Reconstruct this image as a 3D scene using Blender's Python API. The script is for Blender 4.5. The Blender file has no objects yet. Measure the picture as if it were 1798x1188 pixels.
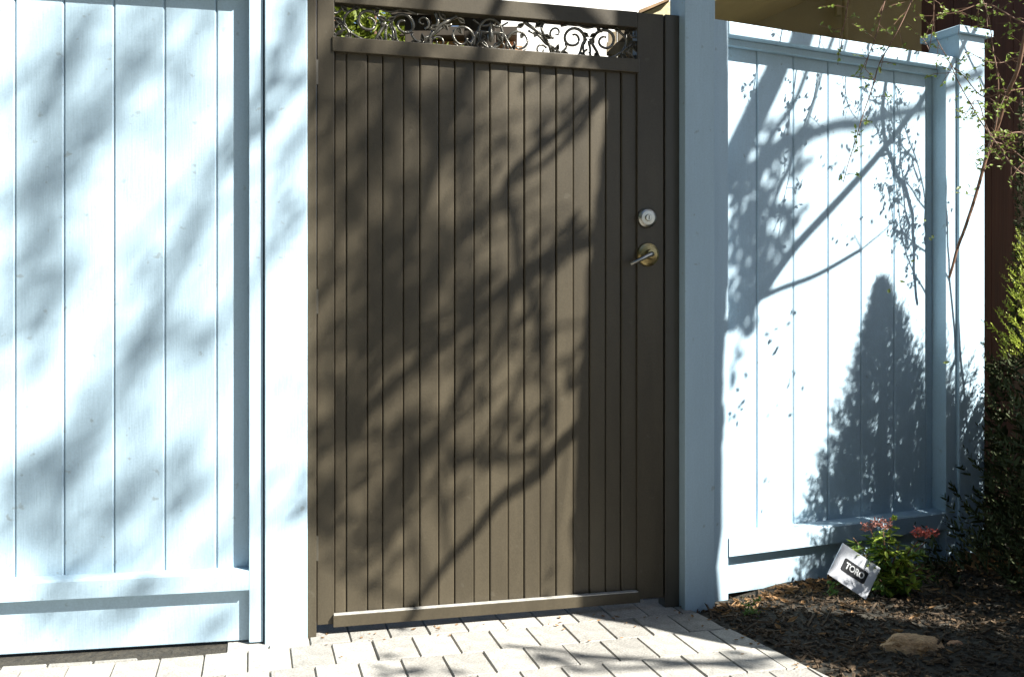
import bpy, bmesh, math, random
from math import sin, cos, tan, radians, pi, sqrt
from mathutils import Vector, Matrix, noise

random.seed(7)
SC = bpy.context.scene
COL = SC.collection

# ------------------------------------------------------------------ camera, sky, sun, exposure
F, CX, HY, CAM_H = 1700.0, 899.0, 560.0, 0.90        # focal length in photo pixels, optical axis, horizon row, eye height
cam_d = bpy.data.cameras.new('camera')
cam = bpy.data.objects.new('camera', cam_d); COL.objects.link(cam)
cam.location = (0, 0, CAM_H); cam.rotation_euler = (radians(90), 0, 0)
cam_d.sensor_width = 36.0; cam_d.lens = 36.0 * F / 1798.0
cam_d.shift_y = -(594.0 - HY) / 1798.0
cam_d.clip_start = 0.05; cam_d.clip_end = 600
SC.camera = cam

AZ, EL = radians(60), radians(42)                     # sun: to the right of and behind the camera
S_DIR = Vector((sin(AZ), -cos(AZ), tan(EL)))          # one metre along the ground towards the sun
W = bpy.data.worlds.new('World'); SC.world = W; W.use_nodes = True
nt = W.node_tree; bg = nt.nodes['Background']
sky = nt.nodes.new('ShaderNodeTexSky'); sky.sky_type = 'NISHITA'; sky.sun_disc = False
sky.sun_elevation = EL; sky.sun_rotation = radians(120)
sky.air_density = 1.0; sky.dust_density = 1.0; sky.ozone_density = 3.0
nt.links.new(sky.outputs[0], bg.inputs[0]); bg.inputs[1].default_value = 0.05
sun_d = bpy.data.lights.new('sun', 'SUN'); sun_d.energy = 5.0; sun_d.angle = radians(0.53); sun_d.color = (1.0, 0.965, 0.90)
sun = bpy.data.objects.new('sun', sun_d); COL.objects.link(sun)
sun.rotation_euler = (-S_DIR).to_track_quat('-Z', 'Y').to_euler(); sun.location = (4, -3, 6)
SC.view_settings.view_transform = 'Standard'; SC.view_settings.look = 'None'
SC.view_settings.gamma = 1.0; SC.view_settings.use_curve_mapping = False
SC.view_settings.exposure = 1.80

# ------------------------------------------------------------------ materials
def mat(name, col, rough=0.6, metal=0.0, var=0.15, scale=(8, 8, 8), bump=0.0, bscale=(60, 60, 60), rnd=0.0,
        col2=None, spots=0.0, spec=0.5, transl=0.0, fine=0.0):
    m = bpy.data.materials.new(name); m.use_nodes = True
    n, l = m.node_tree.nodes, m.node_tree.links
    b = n['Principled BSDF']; b.inputs['Roughness'].default_value = rough; b.inputs['Metallic'].default_value = metal
    b.inputs['Specular IOR Level'].default_value = spec
    tc = n.new('ShaderNodeTexCoord')
    mp = n.new('ShaderNodeMapping'); mp.inputs['Scale'].default_value = scale; l.new(tc.outputs['Object'], mp.inputs[0])
    nz = n.new('ShaderNodeTexNoise'); nz.inputs['Scale'].default_value = 1.0; nz.inputs['Detail'].default_value = 6; nz.inputs['Roughness'].default_value = 0.65
    l.new(mp.outputs[0], nz.inputs['Vector'])
    cr = n.new('ShaderNodeValToRGB')
    a = [c * (1 - var) for c in col]; z = [min(1, c * (1 + var)) for c in col] if col2 is None else list(col2)
    cr.color_ramp.elements[0].color = (*a, 1); cr.color_ramp.elements[1].color = (*z, 1)
    cr.color_ramp.elements[0].position = 0.32; cr.color_ramp.elements[1].position = 0.68
    l.new(nz.outputs[0], cr.inputs[0]); out = cr.outputs[0]
    if fine:
        nf = n.new('ShaderNodeTexNoise'); nf.inputs['Scale'].default_value = 180; nf.inputs['Detail'].default_value = 4
        l.new(tc.outputs['Object'], nf.inputs['Vector'])
        mr = n.new('ShaderNodeMapRange'); mr.inputs[1].default_value = .3; mr.inputs[2].default_value = .7
        mr.inputs[3].default_value = 1 - fine; mr.inputs[4].default_value = 1 + fine
        l.new(nf.outputs[0], mr.inputs[0])
        mx = n.new('ShaderNodeMix'); mx.data_type = 'RGBA'; mx.blend_type = 'MULTIPLY'; mx.inputs[0].default_value = 1
        l.new(out, mx.inputs[6]); l.new(mr.outputs[0], mx.inputs[7]); out = mx.outputs[2]
    if rnd:
        oi = n.new('ShaderNodeObjectInfo')
        mr = n.new('ShaderNodeMapRange'); mr.inputs[3].default_value = 1 - rnd; mr.inputs[4].default_value = 1 + rnd
        l.new(oi.outputs['Random'], mr.inputs[0])
        mx = n.new('ShaderNodeMix'); mx.data_type = 'RGBA'; mx.blend_type = 'MULTIPLY'; mx.inputs[0].default_value = 1
        l.new(out, mx.inputs[6]); l.new(mr.outputs[0], mx.inputs[7]); out = mx.outputs[2]
    if spots:                                            # chips and dirt specks with a shape of their own
        nv = n.new('ShaderNodeTexNoise'); nv.inputs['Scale'].default_value = 34; nv.inputs['Detail'].default_value = 3
        l.new(tc.outputs['Object'], nv.inputs['Vector'])
        mr = n.new('ShaderNodeMapRange'); mr.inputs[1].default_value = .68; mr.inputs[2].default_value = .74
        mr.inputs[3].default_value = 0; mr.inputs[4].default_value = spots
        l.new(nv.outputs[0], mr.inputs[0])
        mx = n.new('ShaderNodeMix'); mx.data_type = 'RGBA'; mx.inputs[7].default_value = (.16, .15, .12, 1)
        l.new(mr.outputs[0], mx.inputs[0]); l.new(out, mx.inputs[6]); out = mx.outputs[2]
    l.new(out, b.inputs['Base Color'])
    if bump:
        mb = n.new('ShaderNodeMapping'); mb.inputs['Scale'].default_value = bscale; l.new(tc.outputs['Object'], mb.inputs[0])
        nb = n.new('ShaderNodeTexNoise'); nb.inputs['Scale'].default_value = 1.0; nb.inputs['Detail'].default_value = 5
        l.new(mb.outputs[0], nb.inputs['Vector'])
        bp = n.new('ShaderNodeBump'); bp.inputs['Strength'].default_value = 1.0; bp.inputs['Distance'].default_value = bump
        l.new(nb.outputs[0], bp.inputs['Height']); l.new(bp.outputs[0], b.inputs['Normal'])
    if transl:
        tr = n.new('ShaderNodeBsdfTranslucent'); l.new(out, tr.inputs[0])
        ms = n.new('ShaderNodeMixShader'); ms.inputs[0].default_value = transl
        o = n['Material Output']; l.new(b.outputs[0], ms.inputs[1]); l.new(tr.outputs[0], ms.inputs[2]); l.new(ms.outputs[0], o.inputs[0])
    return m

M = dict(
    paint=mat('blue_grey_paint', (.35, .475, .56), .55, var=.05, scale=(14, 14, 2.2), bump=.0007, bscale=(150, 150, 12), rnd=.04, spots=.4, fine=.06),
    gate=mat('brown_enamel', (.052, .043, .028), .38, var=.22, scale=(7, 7, 1.6), bump=.0002, bscale=(240, 240, 240), rnd=.12, spec=.32, fine=.10, spots=.10),
    gate_dark=mat('dark_brown_enamel', (.040, .036, .026), .45, var=.10, scale=(6, 6, 6)),
    cast=mat('cast_metal', (.10, .095, .08), .28, metal=.6, var=.2, scale=(40, 40, 40), bump=.0008, bscale=(200, 200, 200)),
    edge=mat('pale_highlight', (.42, .41, .38), .45, metal=.3, var=.25, scale=(60, 60, 60)),  # pale colour standing in for sunlight on the gate's bottom ledge
    nickel=mat('satin_nickel', (.40, .39, .35), .32, metal=1, var=.06, scale=(30, 30, 30)),
    brass=mat('antique_brass', (.34, .27, .13), .32, metal=1, var=.15, scale=(50, 50, 50)),
    black=mat('black_void', (.01, .01, .01), .6),
    paver=mat('pale_paver', (.27, .26, .235), .85, var=.2, scale=(22, 22, 22), bump=.002, bscale=(160, 160, 160), rnd=.18, fine=.2),
    sand=mat('joint_sand', (.30, .28, .235), .95, var=.2, scale=(60, 60, 60)),
    soil=mat('dark_soil', (.030, .026, .018), .95, var=.4, scale=(30, 30, 30), bump=.012, bscale=(70, 70, 70)),
    mulch=mat('bark_mulch', (.040, .030, .018), .9, var=.5, scale=(14, 14, 14), col2=(.11, .070, .036)),
    litter=mat('dry_leaves', (.26, .15, .065), .8, var=.4, scale=(25, 25, 25), transl=.2),
    ground=mat('bare_ground', (.075, .065, .045), .95, var=.25, scale=(2, 2, 2), bump=.01, bscale=(20, 20, 20)),
    street=mat('asphalt', (.05, .05, .052), .9, var=.2, scale=(3, 3, 3)),
    bark=mat('grey_bark', (.09, .07, .05), .9, var=.35, scale=(20, 20, 5), bump=.01, bscale=(40, 40, 12)),
    twig=mat('brown_twig', (.16, .085, .05), .7, var=.25, scale=(30, 30, 30)),
    leaf=mat('spring_leaf', (.20, .27, .045), .5, var=.25, scale=(9, 9, 9), transl=.4),
    shade_leaf=mat('tree_leaf', (.08, .11, .03), .5, var=.25, scale=(5, 5, 5), transl=.25),
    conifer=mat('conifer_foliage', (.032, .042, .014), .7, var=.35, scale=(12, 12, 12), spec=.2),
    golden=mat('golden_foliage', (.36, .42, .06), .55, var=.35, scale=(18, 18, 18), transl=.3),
    bush=mat('yard_bush', (.16, .20, .025), .5, var=.45, scale=(14, 14, 14), transl=.3),
    glossy=mat('shrub_leaf', (.11, .20, .035), .35, var=.35, scale=(24, 24, 24), transl=.25),
    young=mat('young_shrub_leaf', (.36, .45, .07), .35, var=.3, scale=(24, 24, 24), transl=.25),
    flower=mat('red_bloom', (.58, .15, .12), .55, var=.3, scale=(60, 60, 60), transl=.2),
    flower2=mat('dusky_bloom', (.34, .15, .12), .6, var=.3, scale=(60, 60, 60), transl=.2),
    white=mat('white_plastic', (.72, .75, .80), .45, var=.04, scale=(9, 9, 9)),
    print_black=mat('black_print', (.006, .008, .012), .6, var=.05),
    print_white=mat('white_print', (.78, .80, .80), .5, var=.02),
    stone=mat('tan_stone', (.46, .29, .15), .85, var=.3, scale=(18, 18, 18), bump=.010, bscale=(70, 70, 70), spots=.5, fine=.25),
    beige=mat('beige_stucco', (.58, .52, .31), .9, var=.08, scale=(3, 3, 3), bump=.003, bscale=(70, 70, 70)),
    redwood=mat('dark_redwood', (.090, .028, .014), .75, var=.22, scale=(20, 20, 2), bump=.002, bscale=(70, 70, 6)),
    shingle=mat('tan_shingle', (.24, .16, .09), .9, var=.3, scale=(20, 20, 20), rnd=.3),
    darkwood=mat('dark_timber', (.035, .026, .016), .8, var=.3, scale=(20, 20, 3)),
    tan=mat('terracotta_render', (.44, .24, .13), .85, var=.12, scale=(4, 4, 4)),
    white_wall=mat('white_stucco', (.80, .80, .78), .9, var=.03, scale=(4, 4, 4)),
    weathered=mat('weathered_timber', (.17, .135, .085), .85, var=.3, scale=(20, 20, 3), rnd=.35),
    cream=mat('cream_render', (.70, .64, .56), .85, var=.06, scale=(4, 4, 4)),
)

# ------------------------------------------------------------------ mesh helpers
class MB:
    def __init__(s): s.v, s.f, s.mi = [], [], []
    def add(s, verts, faces, m=0):
        o = len(s.v); s.v += [tuple(v) for v in verts]; s.f += [tuple(i + o for i in f) for f in faces]; s.mi += [m] * len(faces)
        return s
    def box(s, x0, x1, y0, y1, z0, z1, c=0.0):
        """box with its edges chamfered by c (24 verts when c > 0)"""
        if c <= 0:
            return s.add([(x0,y0,z0),(x1,y0,z0),(x1,y1,z0),(x0,y1,z0),(x0,y0,z1),(x1,y0,z1),(x1,y1,z1),(x0,y1,z1)],
                         [(0,3,2,1),(4,5,6,7),(0,1,5,4),(1,2,6,5),(2,3,7,6),(3,0,4,7)])
        bm = bmesh.new(); bmesh.ops.create_cube(bm, size=1)
        bmesh.ops.scale(bm, vec=(x1-x0, y1-y0, z1-z0), verts=bm.verts)
        bmesh.ops.translate(bm, vec=((x0+x1)/2, (y0+y1)/2, (z0+z1)/2), verts=bm.verts)
        bmesh.ops.bevel(bm, geom=bm.edges[:], offset=c, segments=2, profile=0.6, affect='EDGES', clamp_overlap=True)
        bm.verts.index_update()
        s.add([v.co[:] for v in bm.verts], [[v.index for v in f.verts] for f in bm.faces]); bm.free()
        return s
    def prism(s, poly, z0, z1):
        n = len(poly)
        return s.add([(x, y, z0) for x, y in poly] + [(x, y, z1) for x, y in poly],
                     [tuple(range(n))[::-1], tuple(range(n, 2*n))] + [(i, (i+1) % n, n + (i+1) % n, n + i) for i in range(n)])
    def tube(s, pts, rad, n=7, cap=True):
        pts = [Vector(p) for p in pts]; k = len(pts)
        if not isinstance(rad, (list, tuple)): rad = [rad] * k
        up = Vector((.31, .17, .93)); vs = []
        for i, p in enumerate(pts):
            t = (pts[min(i+1, k-1)] - pts[max(i-1, 0)])
            t = t.normalized() if t.length > 1e-9 else Vector((0, 0, 1))
            a = t.cross(up)
            if a.length < .05: a = t.cross(Vector((1, 0, 0)))
            a.normalize(); b = t.cross(a)
            for j in range(n):
                q = 2*pi*j/n; vs.append(p + (a*cos(q) + b*sin(q)) * rad[i])
        fs = [(i*n+j, i*n+(j+1) % n, (i+1)*n+(j+1) % n, (i+1)*n+j) for i in range(k-1) for j in range(n)]
        if cap: fs += [tuple(range(n))[::-1], tuple(range((k-1)*n, k*n))]
        return s.add(vs, fs)
    def lathe(s, prof, c=(0, 0, 0), axis=(0, -1, 0), n=28):
        """profile (radius, height) turned about axis at c"""
        ax = Vector(axis).normalized(); a = ax.cross(Vector((0, 0, 1)))
        if a.length < .05: a = Vector((1, 0, 0))
        a.normalize(); b = ax.cross(a); c = Vector(c); vs = []
        for r, h in prof:
            for j in range(n):
                q = 2*pi*j/n; vs.append(c + ax*h + (a*cos(q) + b*sin(q))*r)
        k = len(prof)
        fs = [(i*n+j, (i+1)*n+j, (i+1)*n+(j+1) % n, i*n+(j+1) % n) for i in range(k-1) for j in range(n)]
        fs += [tuple(range((k-1)*n, k*n))]
        return s.add(vs, fs)
    def leaf(s, p, d, up, L, w, fold=.25, m=0):
        """a pointed leaf of six triangles folded along its midrib"""
        p, d = Vector(p), Vector(d).normalized(); sd = d.cross(Vector(up))
        if sd.length < .01: sd = d.orthogonal()
        sd.normalize(); u = sd.cross(d)
        m1, m2, t = p + d*L*.35 - u*w*fold, p + d*L*.7 - u*w*fold*.9, p + d*L
        l1, r1 = p + d*L*.38 + sd*w*.5, p + d*L*.38 - sd*w*.5
        l2, r2 = p + d*L*.72 + sd*w*.36, p + d*L*.72 - sd*w*.36
        return s.add([p, m1, m2, t, l1, l2, r1, r2], [(0,1,4),(1,2,5,4),(2,3,5),(0,6,1),(1,6,7,2),(2,7,3)], m)
    def build(s, name, mats, parent=None, smooth=False):
        me = bpy.data.meshes.new(name); me.from_pydata(s.v, [], s.f)
        for m in (mats if isinstance(mats, (list, tuple)) else [mats]): me.materials.append(m)
        if any(s.mi): me.polygons.foreach_set('material_index', s.mi)
        if smooth: me.polygons.foreach_set('use_smooth', [True] * len(me.polygons))
        me.update()
        o = bpy.data.objects.new(name, me); COL.objects.link(o)
        if parent is not None: o.parent = parent
        return o

def tag(o, label=None, cat=None, group=None, kind=None):
    for k, v in (('label', label), ('category', cat), ('group', group), ('kind', kind)):
        if v: o[k] = v
    return o
def thing(name, label, cat, loc=(0, 0, 0), rz=0.0, group=None):
    o = bpy.data.objects.new(name, None); COL.objects.link(o); o.empty_display_size = .1
    o.location = loc; o.rotation_euler = (0, 0, rz)
    return tag(o, label, cat, group)
def spline(pts, k=6):
    """Catmull-Rom through pts (any dimension)"""
    P = [Vector(p) for p in pts]; P = [P[0]*2 - P[1]] + P + [P[-1]*2 - P[-2]]; out = []
    for i in range(1, len(P)-2):
        for j in range(k):
            t = j/k
            out.append(.5*((2*P[i]) + (P[i+1]-P[i-1])*t + (2*P[i-1]-5*P[i]+4*P[i+1]-P[i+2])*t*t + (3*P[i]-P[i-1]-3*P[i+1]+P[i+2])*t**3))
    out.append(P[-2]); return out

# ------------------------------------------------------------------ the three runs of the fence line (measured once from the photograph)
class Frame:
    """a vertical plane in plan: origin, yaw; local x runs along it, local y away from the street"""
    def __init__(s, o, yaw): s.o, s.a = Vector((o[0], o[1])), radians(yaw); s.u = Vector((cos(s.a), sin(s.a))); s.n = Vector((-sin(s.a), cos(s.a)))
    def lx(s, px, y=0.0):
        k = (px - CX) / F; o = s.o + s.n*y
        return (k*o.y - o.x) / (s.u.x - k*s.u.y)
    def w(s, x, y, z): q = s.o + s.u*x + s.n*y; return Vector((q.x, q.y, z))
    def pt(s, px, py, y=0.0):
        p = s.w(s.lx(px, y), y, 0); p.z = CAM_H + (HY - py) / F * p.y; return p
GATE = Frame((.5365, 3.0), 15.0)
XL, XR = GATE.lx(540), 0.0                            # gate opening between the two gateposts
xpl = GATE.lx(465); xpr = GATE.lx(1256)
_l = GATE.w(xpl - .003, .012, 0); LEFT = Frame((_l.x, _l.y), 10.8)
_r = GATE.w(xpr + .002, .012, 0); RIGHT = Frame((_r.x, _r.y), 24.9)

# ------------------------------------------------------------------ ground
def sheet(name, m, x0, x1, y0, y1, z, n=1):
    b = MB()
    for i in range(n):
        for j in range(n):
            xa, xb = x0+(x1-x0)*i/n, x0+(x1-x0)*(i+1)/n; ya, yb = y0+(y1-y0)*j/n, y0+(y1-y0)*(j+1)/n
            b.add([(xa,ya,z),(xb,ya,z),(xb,yb,z),(xa,yb,z)], [(0,1,2,3)])
    return tag(b.build(name, m), kind='structure')
sheet('ground', M['ground'], -250, 250, -250, 250, -.045)
sheet('street', M['street'], -60, 60, -14, -6, -.03)

E0, E1 = Vector((.545, 3.03)), Vector((.815, 2.40))     # right-hand edge of the paving
_ed = (E1 - E0).normalized(); E0 = E0 - _ed*.25; E1 = E0 + _ed*1.9
_en = Vector((_ed.y, -_ed.x))                            # points left or right of the edge; fixed below
if _en.x > 0: _en = -_en                                 # towards the paving
def clip(poly):
    out = []
    for i in range(len(poly)):
        a, b = poly[i], poly[(i+1) % len(poly)]
        da, db = (a-E0).dot(_en), (b-E0).dot(_en)
        if da >= 0: out.append(a)
        if da*db < 0: out.append(a + (b-a)*(da/(da-db)))
    return out
pb = MB()
poly = [Vector((-6, -6)), Vector((E1.x + 2.1, -6)), E1, E0, GATE.o + GATE.u*0 + GATE.n*.6, GATE.o + GATE.u*-1.2 + GATE.n*.6, Vector((-6, 2.0))]
pb.add([(p.x, p.y, -.0065) for p in poly], [tuple(range(len(poly)))])
paving = tag(pb.build('paving', M['sand']), kind='structure')
PW, PD, G = .112, .168, .0018
rr = random.Random(3)
for j in range(-1, 9):
    off = (j % 2) * PW/2
    for i in range(-22, 12):
        x0, y1 = i*PW + off - .02, .14 - j*PD
        c = GATE.o + GATE.u*(x0+PW/2) + GATE.n*(y1-PD/2)
        if not (-1.75 < c.x < 1.2 and c.y > 1.75): continue
        if LEFT.n.dot(c - LEFT.o) > .16 and c.x < _l.x + .1: continue
        if c.x > GATE.w(.1, 0, 0).x and GATE.n.dot(c - GATE.o) > .0: continue
        q = [Vector((x0+G, y1-PD+G)), Vector((x0+PW-G, y1-PD+G)), Vector((x0+PW-G, y1-G)), Vector((x0+G, y1-G))]
        q = [GATE.o + GATE.u*p.x + GATE.n*p.y for p in q]
        q = clip(q)
        if c.x < LEFT.w(-.10, 0, 0).x:                   # kept clear of the fence: a strip of bare soil
            out = []; d_ = [LEFT.n.dot(p - LEFT.o) + .052 for p in q]
            for a in range(len(q)):
                e = (a+1) % len(q)
                if d_[a] <= 0: out.append(q[a])
                if d_[a]*d_[e] < 0: out.append(q[a] + (q[e]-q[a])*(d_[a]/(d_[a]-d_[e])))
            q = out
        if len(q) < 3: continue
        if sum((q[a].x*q[(a+1) % len(q)].y - q[(a+1) % len(q)].x*q[a].y) for a in range(len(q)))/2 < .0008: continue
        cc = sum(q, Vector((0, 0))) / len(q)
        zt = rr.uniform(-.0015, .0015); tl = (rr.uniform(-.010, .010), rr.uniform(-.010, .010))
        n = len(q); vs = []
        for z, ins in ((-.03, 0), (-.003, .0004), (0, .0035)):
            for p in q:
                d = cc - p; r_ = p + d*(ins/max(d.length, .02))
                vs.append((r_.x - cc.x, r_.y - cc.y, z + zt + (r_-cc).dot(Vector(tl))))
        fs = [tuple(range(2*n, 3*n))] + [(k*n+a, k*n+(a+1) % n, (k+1)*n+(a+1) % n, (k+1)*n+a) for k in range(2) for a in range(n)]
        b = MB().add(vs, fs); o = b.build('paver', M['paver'], paving); o.location = (cc.x, cc.y, 0)

sq = [LEFT.w(x, y, -.004) for x, y in ((-2.2, -.058), (-.09, -.058), (-.09, .10), (-2.2, .10))]
tag(MB().add(sq, [(0, 1, 2, 3)]).build('soil_strip', M['soil']), kind='structure')
# planting bed: a lumpy sheet of soil right of the paving
def bed_h(x, y):
    d = -(Vector((x, y)) - E0).dot(_en)
    h = -.012 + .040*max(0, min(1, d/.35))
    return h + .016*noise.noise((x*5, y*5, 0)) + .010*noise.noise((x*17, y*17, 3))
b = MB(); NX, NY = 90, 90
bx0, bx1, by0, by1 = .40, 3.4, 1.2, 4.2
idx = {}
for i in range(NX+1):
    for j in range(NY+1):
        x, y = bx0+(bx1-bx0)*i/NX, by0+(by1-by0)*j/NY
        d = (Vector((x, y)) - E0).dot(_en)
        if d > 0: x, y = x - _en.x*d, y - _en.y*d
        idx[i, j] = len(b.v); b.v.append((x, y, bed_h(x, y)))
for i in range(NX):
    for j in range(NY):
        q = (idx[i,j], idx[i+1,j], idx[i+1,j+1], idx[i,j+1])
        a = [Vector(b.v[k]) for k in q]
        if ((a[1]-a[0]).cross(a[2]-a[0]).length + (a[2]-a[0]).cross(a[3]-a[0]).length) > 1e-6: b.f.append(q); b.mi.append(0)
bed = tag(b.build('planting_bed', M['soil'], smooth=True), kind='structure')
rr = random.Random(11); b = MB()
def in_bed(x, y): return (Vector((x, y)) - E0).dot(_en) < -.012 and RIGHT.n.dot(Vector((x, y)) - RIGHT.o) < .02
n_ = 0
while n_ < 9000:
    x, y = rr.uniform(.5, 2.1), rr.uniform(2.0, 3.7)
    if not in_bed(x, y): continue
    n_ += 1
    L, w, h = (rr.uniform(.005, .022), rr.uniform(.003, .009), rr.uniform(.002, .005)) if rr.random() < .95 else (rr.uniform(.03, .085), rr.uniform(.003, .010), rr.uniform(.002, .006))
    a = rr.uniform(0, 2*pi); t1, t2 = rr.gauss(0, .3), rr.gauss(0, .3); z = bed_h(x, y) + .003
    R_ = Matrix.Rotation(a, 3, 'Z') @ Matrix.Rotation(t1, 3, 'X') @ Matrix.Rotation(t2, 3, 'Y')
    vs = [Vector((x, y, z)) + R_ @ Vector(p) for p in ((-L/2,-w/2,0),(L/2,-w*.3,0),(L*.4,w/2,0),(-L*.45,w*.4,0),(-L*.4,-w*.4,h),(L*.4,-w*.2,h),(L*.3,w*.4,h),(-L*.4,w*.3,h))]
    b.add(vs, [(4,5,6,7),(0,1,5,4),(1,2,6,5),(2,3,7,6),(3,0,4,7)])
tag(b.build('bark_mulch', M['mulch']), kind='stuff')
b = MB(); n_ = 0
while n_ < 620:
    s_ = rr.uniform(-.02, 1.3); dpt = -abs(rr.gauss(.02, .05)) if rr.random() < .7 else -rr.uniform(0, .7)
    p = RIGHT.w(s_, dpt, 0)
    if not in_bed(p.x, p.y): continue
    n_ += 1; p.z = bed_h(p.x, p.y) + .006
    a = rr.uniform(0, 2*pi)
    b.leaf(p, (cos(a), sin(a), rr.uniform(-.1, .5)), (rr.gauss(0, .4), rr.gauss(0, .4), 1), rr.uniform(.015, .04), rr.uniform(.006, .016), .4)
for k in range(70):
    if k < 40: p = GATE.w(rr.uniform(-1.15, .1), -abs(rr.gauss(0, .10)) + .04, .003)
    else:
        p2 = E0 + (E1-E0)*rr.uniform(.12, .6) + _en*abs(rr.gauss(0, .04)); p = Vector((p2.x, p2.y, .003))
    a = rr.uniform(0, 2*pi); b.leaf(p, (cos(a), sin(a), rr.uniform(0, .2)), (rr.gauss(0, .2), rr.gauss(0, .2), 1), rr.uniform(.008, .022), rr.uniform(.004, .010), .3)
tag(b.build('dry_leaf_litter', M['litter']), kind='stuff')

# ------------------------------------------------------------------ fence
def board_profile(x0, x1, yf, th, z0, z1, rr):
    """one tongue-and-groove board, its front arrises cut to a V"""
    c = .0040; g = .0007
    dy = rr.uniform(-.0008, .0008); yf += dy
    pr = [(x0+g, yf+th), (x0+g, yf+c), (x0+g+c, yf), (x1-g-c, yf), (x1-g, yf+c), (x1-g, yf+th)]
    return MB().prism(pr[::-1], z0, z1)
def fence(name, fr, label, x0, x1, stile0, stile1, lines, rec, krec, rail_t, rail_b, kick, trim=True):
    t = thing(name, label, 'fence', (fr.o.x, fr.o.y, 0), fr.a)
    rr = random.Random(name + label[:5])
    for a, c in ((x0, x0+stile0), (x1-stile1, x1)):
        MB().box(a, c, 0, .085, .006 if x1 < .01 else .012, 1.90 if c < .05 and x1 < .01 else rail_t[1], .003).build('stile', M['paint'], t)
    a, c = x0+stile0, x1-stile1
    MB().box(a+.0005, c-.0005, -.002, .090, rail_t[0], rail_t[1]-.001, .003).build('top_rail', M['paint'], t)
    # sloping sill on the bottom rail
    b = MB(); zt = rail_b[1]
    b.add([(a,-.004,rail_b[0]),(c,-.004,rail_b[0]),(c,.085,rail_b[0]),(a,.085,rail_b[0]),
           (a,-.004,zt-.006),(c,-.004,zt-.006),(c,0.002,zt),(a,0.002,zt),(c,.085,zt+.004),(a,.085,zt+.004)],
          [(0,3,2,1),(0,1,5,4),(4,5,6,7),(7,6,8,9),(1,2,8,6,5),(0,4,7,9,3),(3,9,8,2)])
    b.build('bottom_rail', M['paint'], t)
    if trim:
        MB().box(a+.001, c-.001, .034, rec-.003, rail_t[0]-.022, rail_t[0]-.0005, .002).build('moulding', M['paint'], t)
    xs = [a] + [x for x in lines if a+.01 < x < c-.01] + [c]
    for p, q in zip(xs, xs[1:]):
        board_profile(p, q, rec, .018, rail_b[1]+.001, rail_t[0]+.002, rr).build('board', M['paint'], t)
    MB().box(a-.004, c+.004, rec+.019, rec+.024, .02, rail_t[0]+.01).build('backing', M['paint'], t)
    MB().box(a+.001, c-.001, krec, krec+.018, kick[0], kick[1], .002).build('kickboard', M['paint'], t)
    return t
REC_L, REC_R = .040, .058
lines_l = [LEFT.lx(p, REC_L) for p in (380, 289, 200, 112, 26)]
lines_l += [lines_l[-1] - .128*k for k in range(1, 9)]
sl = -LEFT.lx(437)
fence('board_fence', LEFT, 'pale blue grey board fence beside the hinge side of the brown gate', -2.05, -.0015, .06, sl-.0015, sorted(lines_l), REC_L, .026, (1.815, 1.865), (.153, .205), (.006, .152), trim=False)
s0 = RIGHT.lx(1279); s1 = RIGHT.lx(1683); s1a = RIGHT.lx(1661)
lines_r = [RIGHT.lx(p, REC_R) for p in (1329, 1393, 1454, 1512, 1570, 1626)]
fence('board_fence', RIGHT, 'pale blue grey board fence behind the small white marker sign and flowering shrub', 0.0, s1, s0, s1-s1a, lines_r, REC_R, .030, (1.800, 1.842), (.150, .212), (.022, .149))

def post(fr, x0, x1, y0, y1, h, label, cap=True):
    t = thing('fence_post', label, 'post', (*fr.w((x0+x1)/2, 0, 0)[:2], 0), fr.a, 'square painted fence posts')
    w = (x1-x0)/2
    MB().box(-w, w, y0, y1, -.03, h, .004).build('shaft', M['paint'], t)
    e = .020; za = h
    xa, xb, ya, yb = -w-e, w+e, y0-e, y1+e; cx, cy = 0, (ya+yb)/2; k = .022
    b = MB()
    b.add([(xa,ya,za),(xb,ya,za),(xb,yb,za),(xa,yb,za),(xa,ya,za+k),(xb,ya,za+k),(xb,yb,za+k),(xa,yb,za+k),
           (xa+.012,ya+.012,za+k+.006),(xb-.012,ya+.012,za+k+.006),(xb-.012,yb-.012,za+k+.006),(xa+.012,yb-.012,za+k+.006),(cx,cy,za+k+.028)],
          [(0,3,2,1),(0,1,5,4),(1,2,6,5),(2,3,7,6),(3,0,4,7),(4,5,9,8),(5,6,10,9),(6,7,11,10),(7,4,8,11),(8,9,12),(9,10,12),(10,11,12),(11,8,12)])
    b.build('cap', M['paint'], t)
    return t
post(GATE, xpl, XL, 0, .115, 2.20, 'pale sunlit fence post at the hinge side of the brown gate')
post(GATE, 0, xpr, 0, .115, 2.20, 'shaded blue grey fence post beside the lock of the brown gate')
xq0, xq1 = RIGHT.lx(1684.5, -.012), RIGHT.lx(1729, -.012)
post(RIGHT, xq0, xq1, -.012, .125, 1.925, 'low capped fence post with twigs in front of the dark red wall')
post(LEFT, -2.17, -2.053, -.004, .111, 1.95, 'pale fence post at the far end of the board fence beyond the photo edge')

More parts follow.
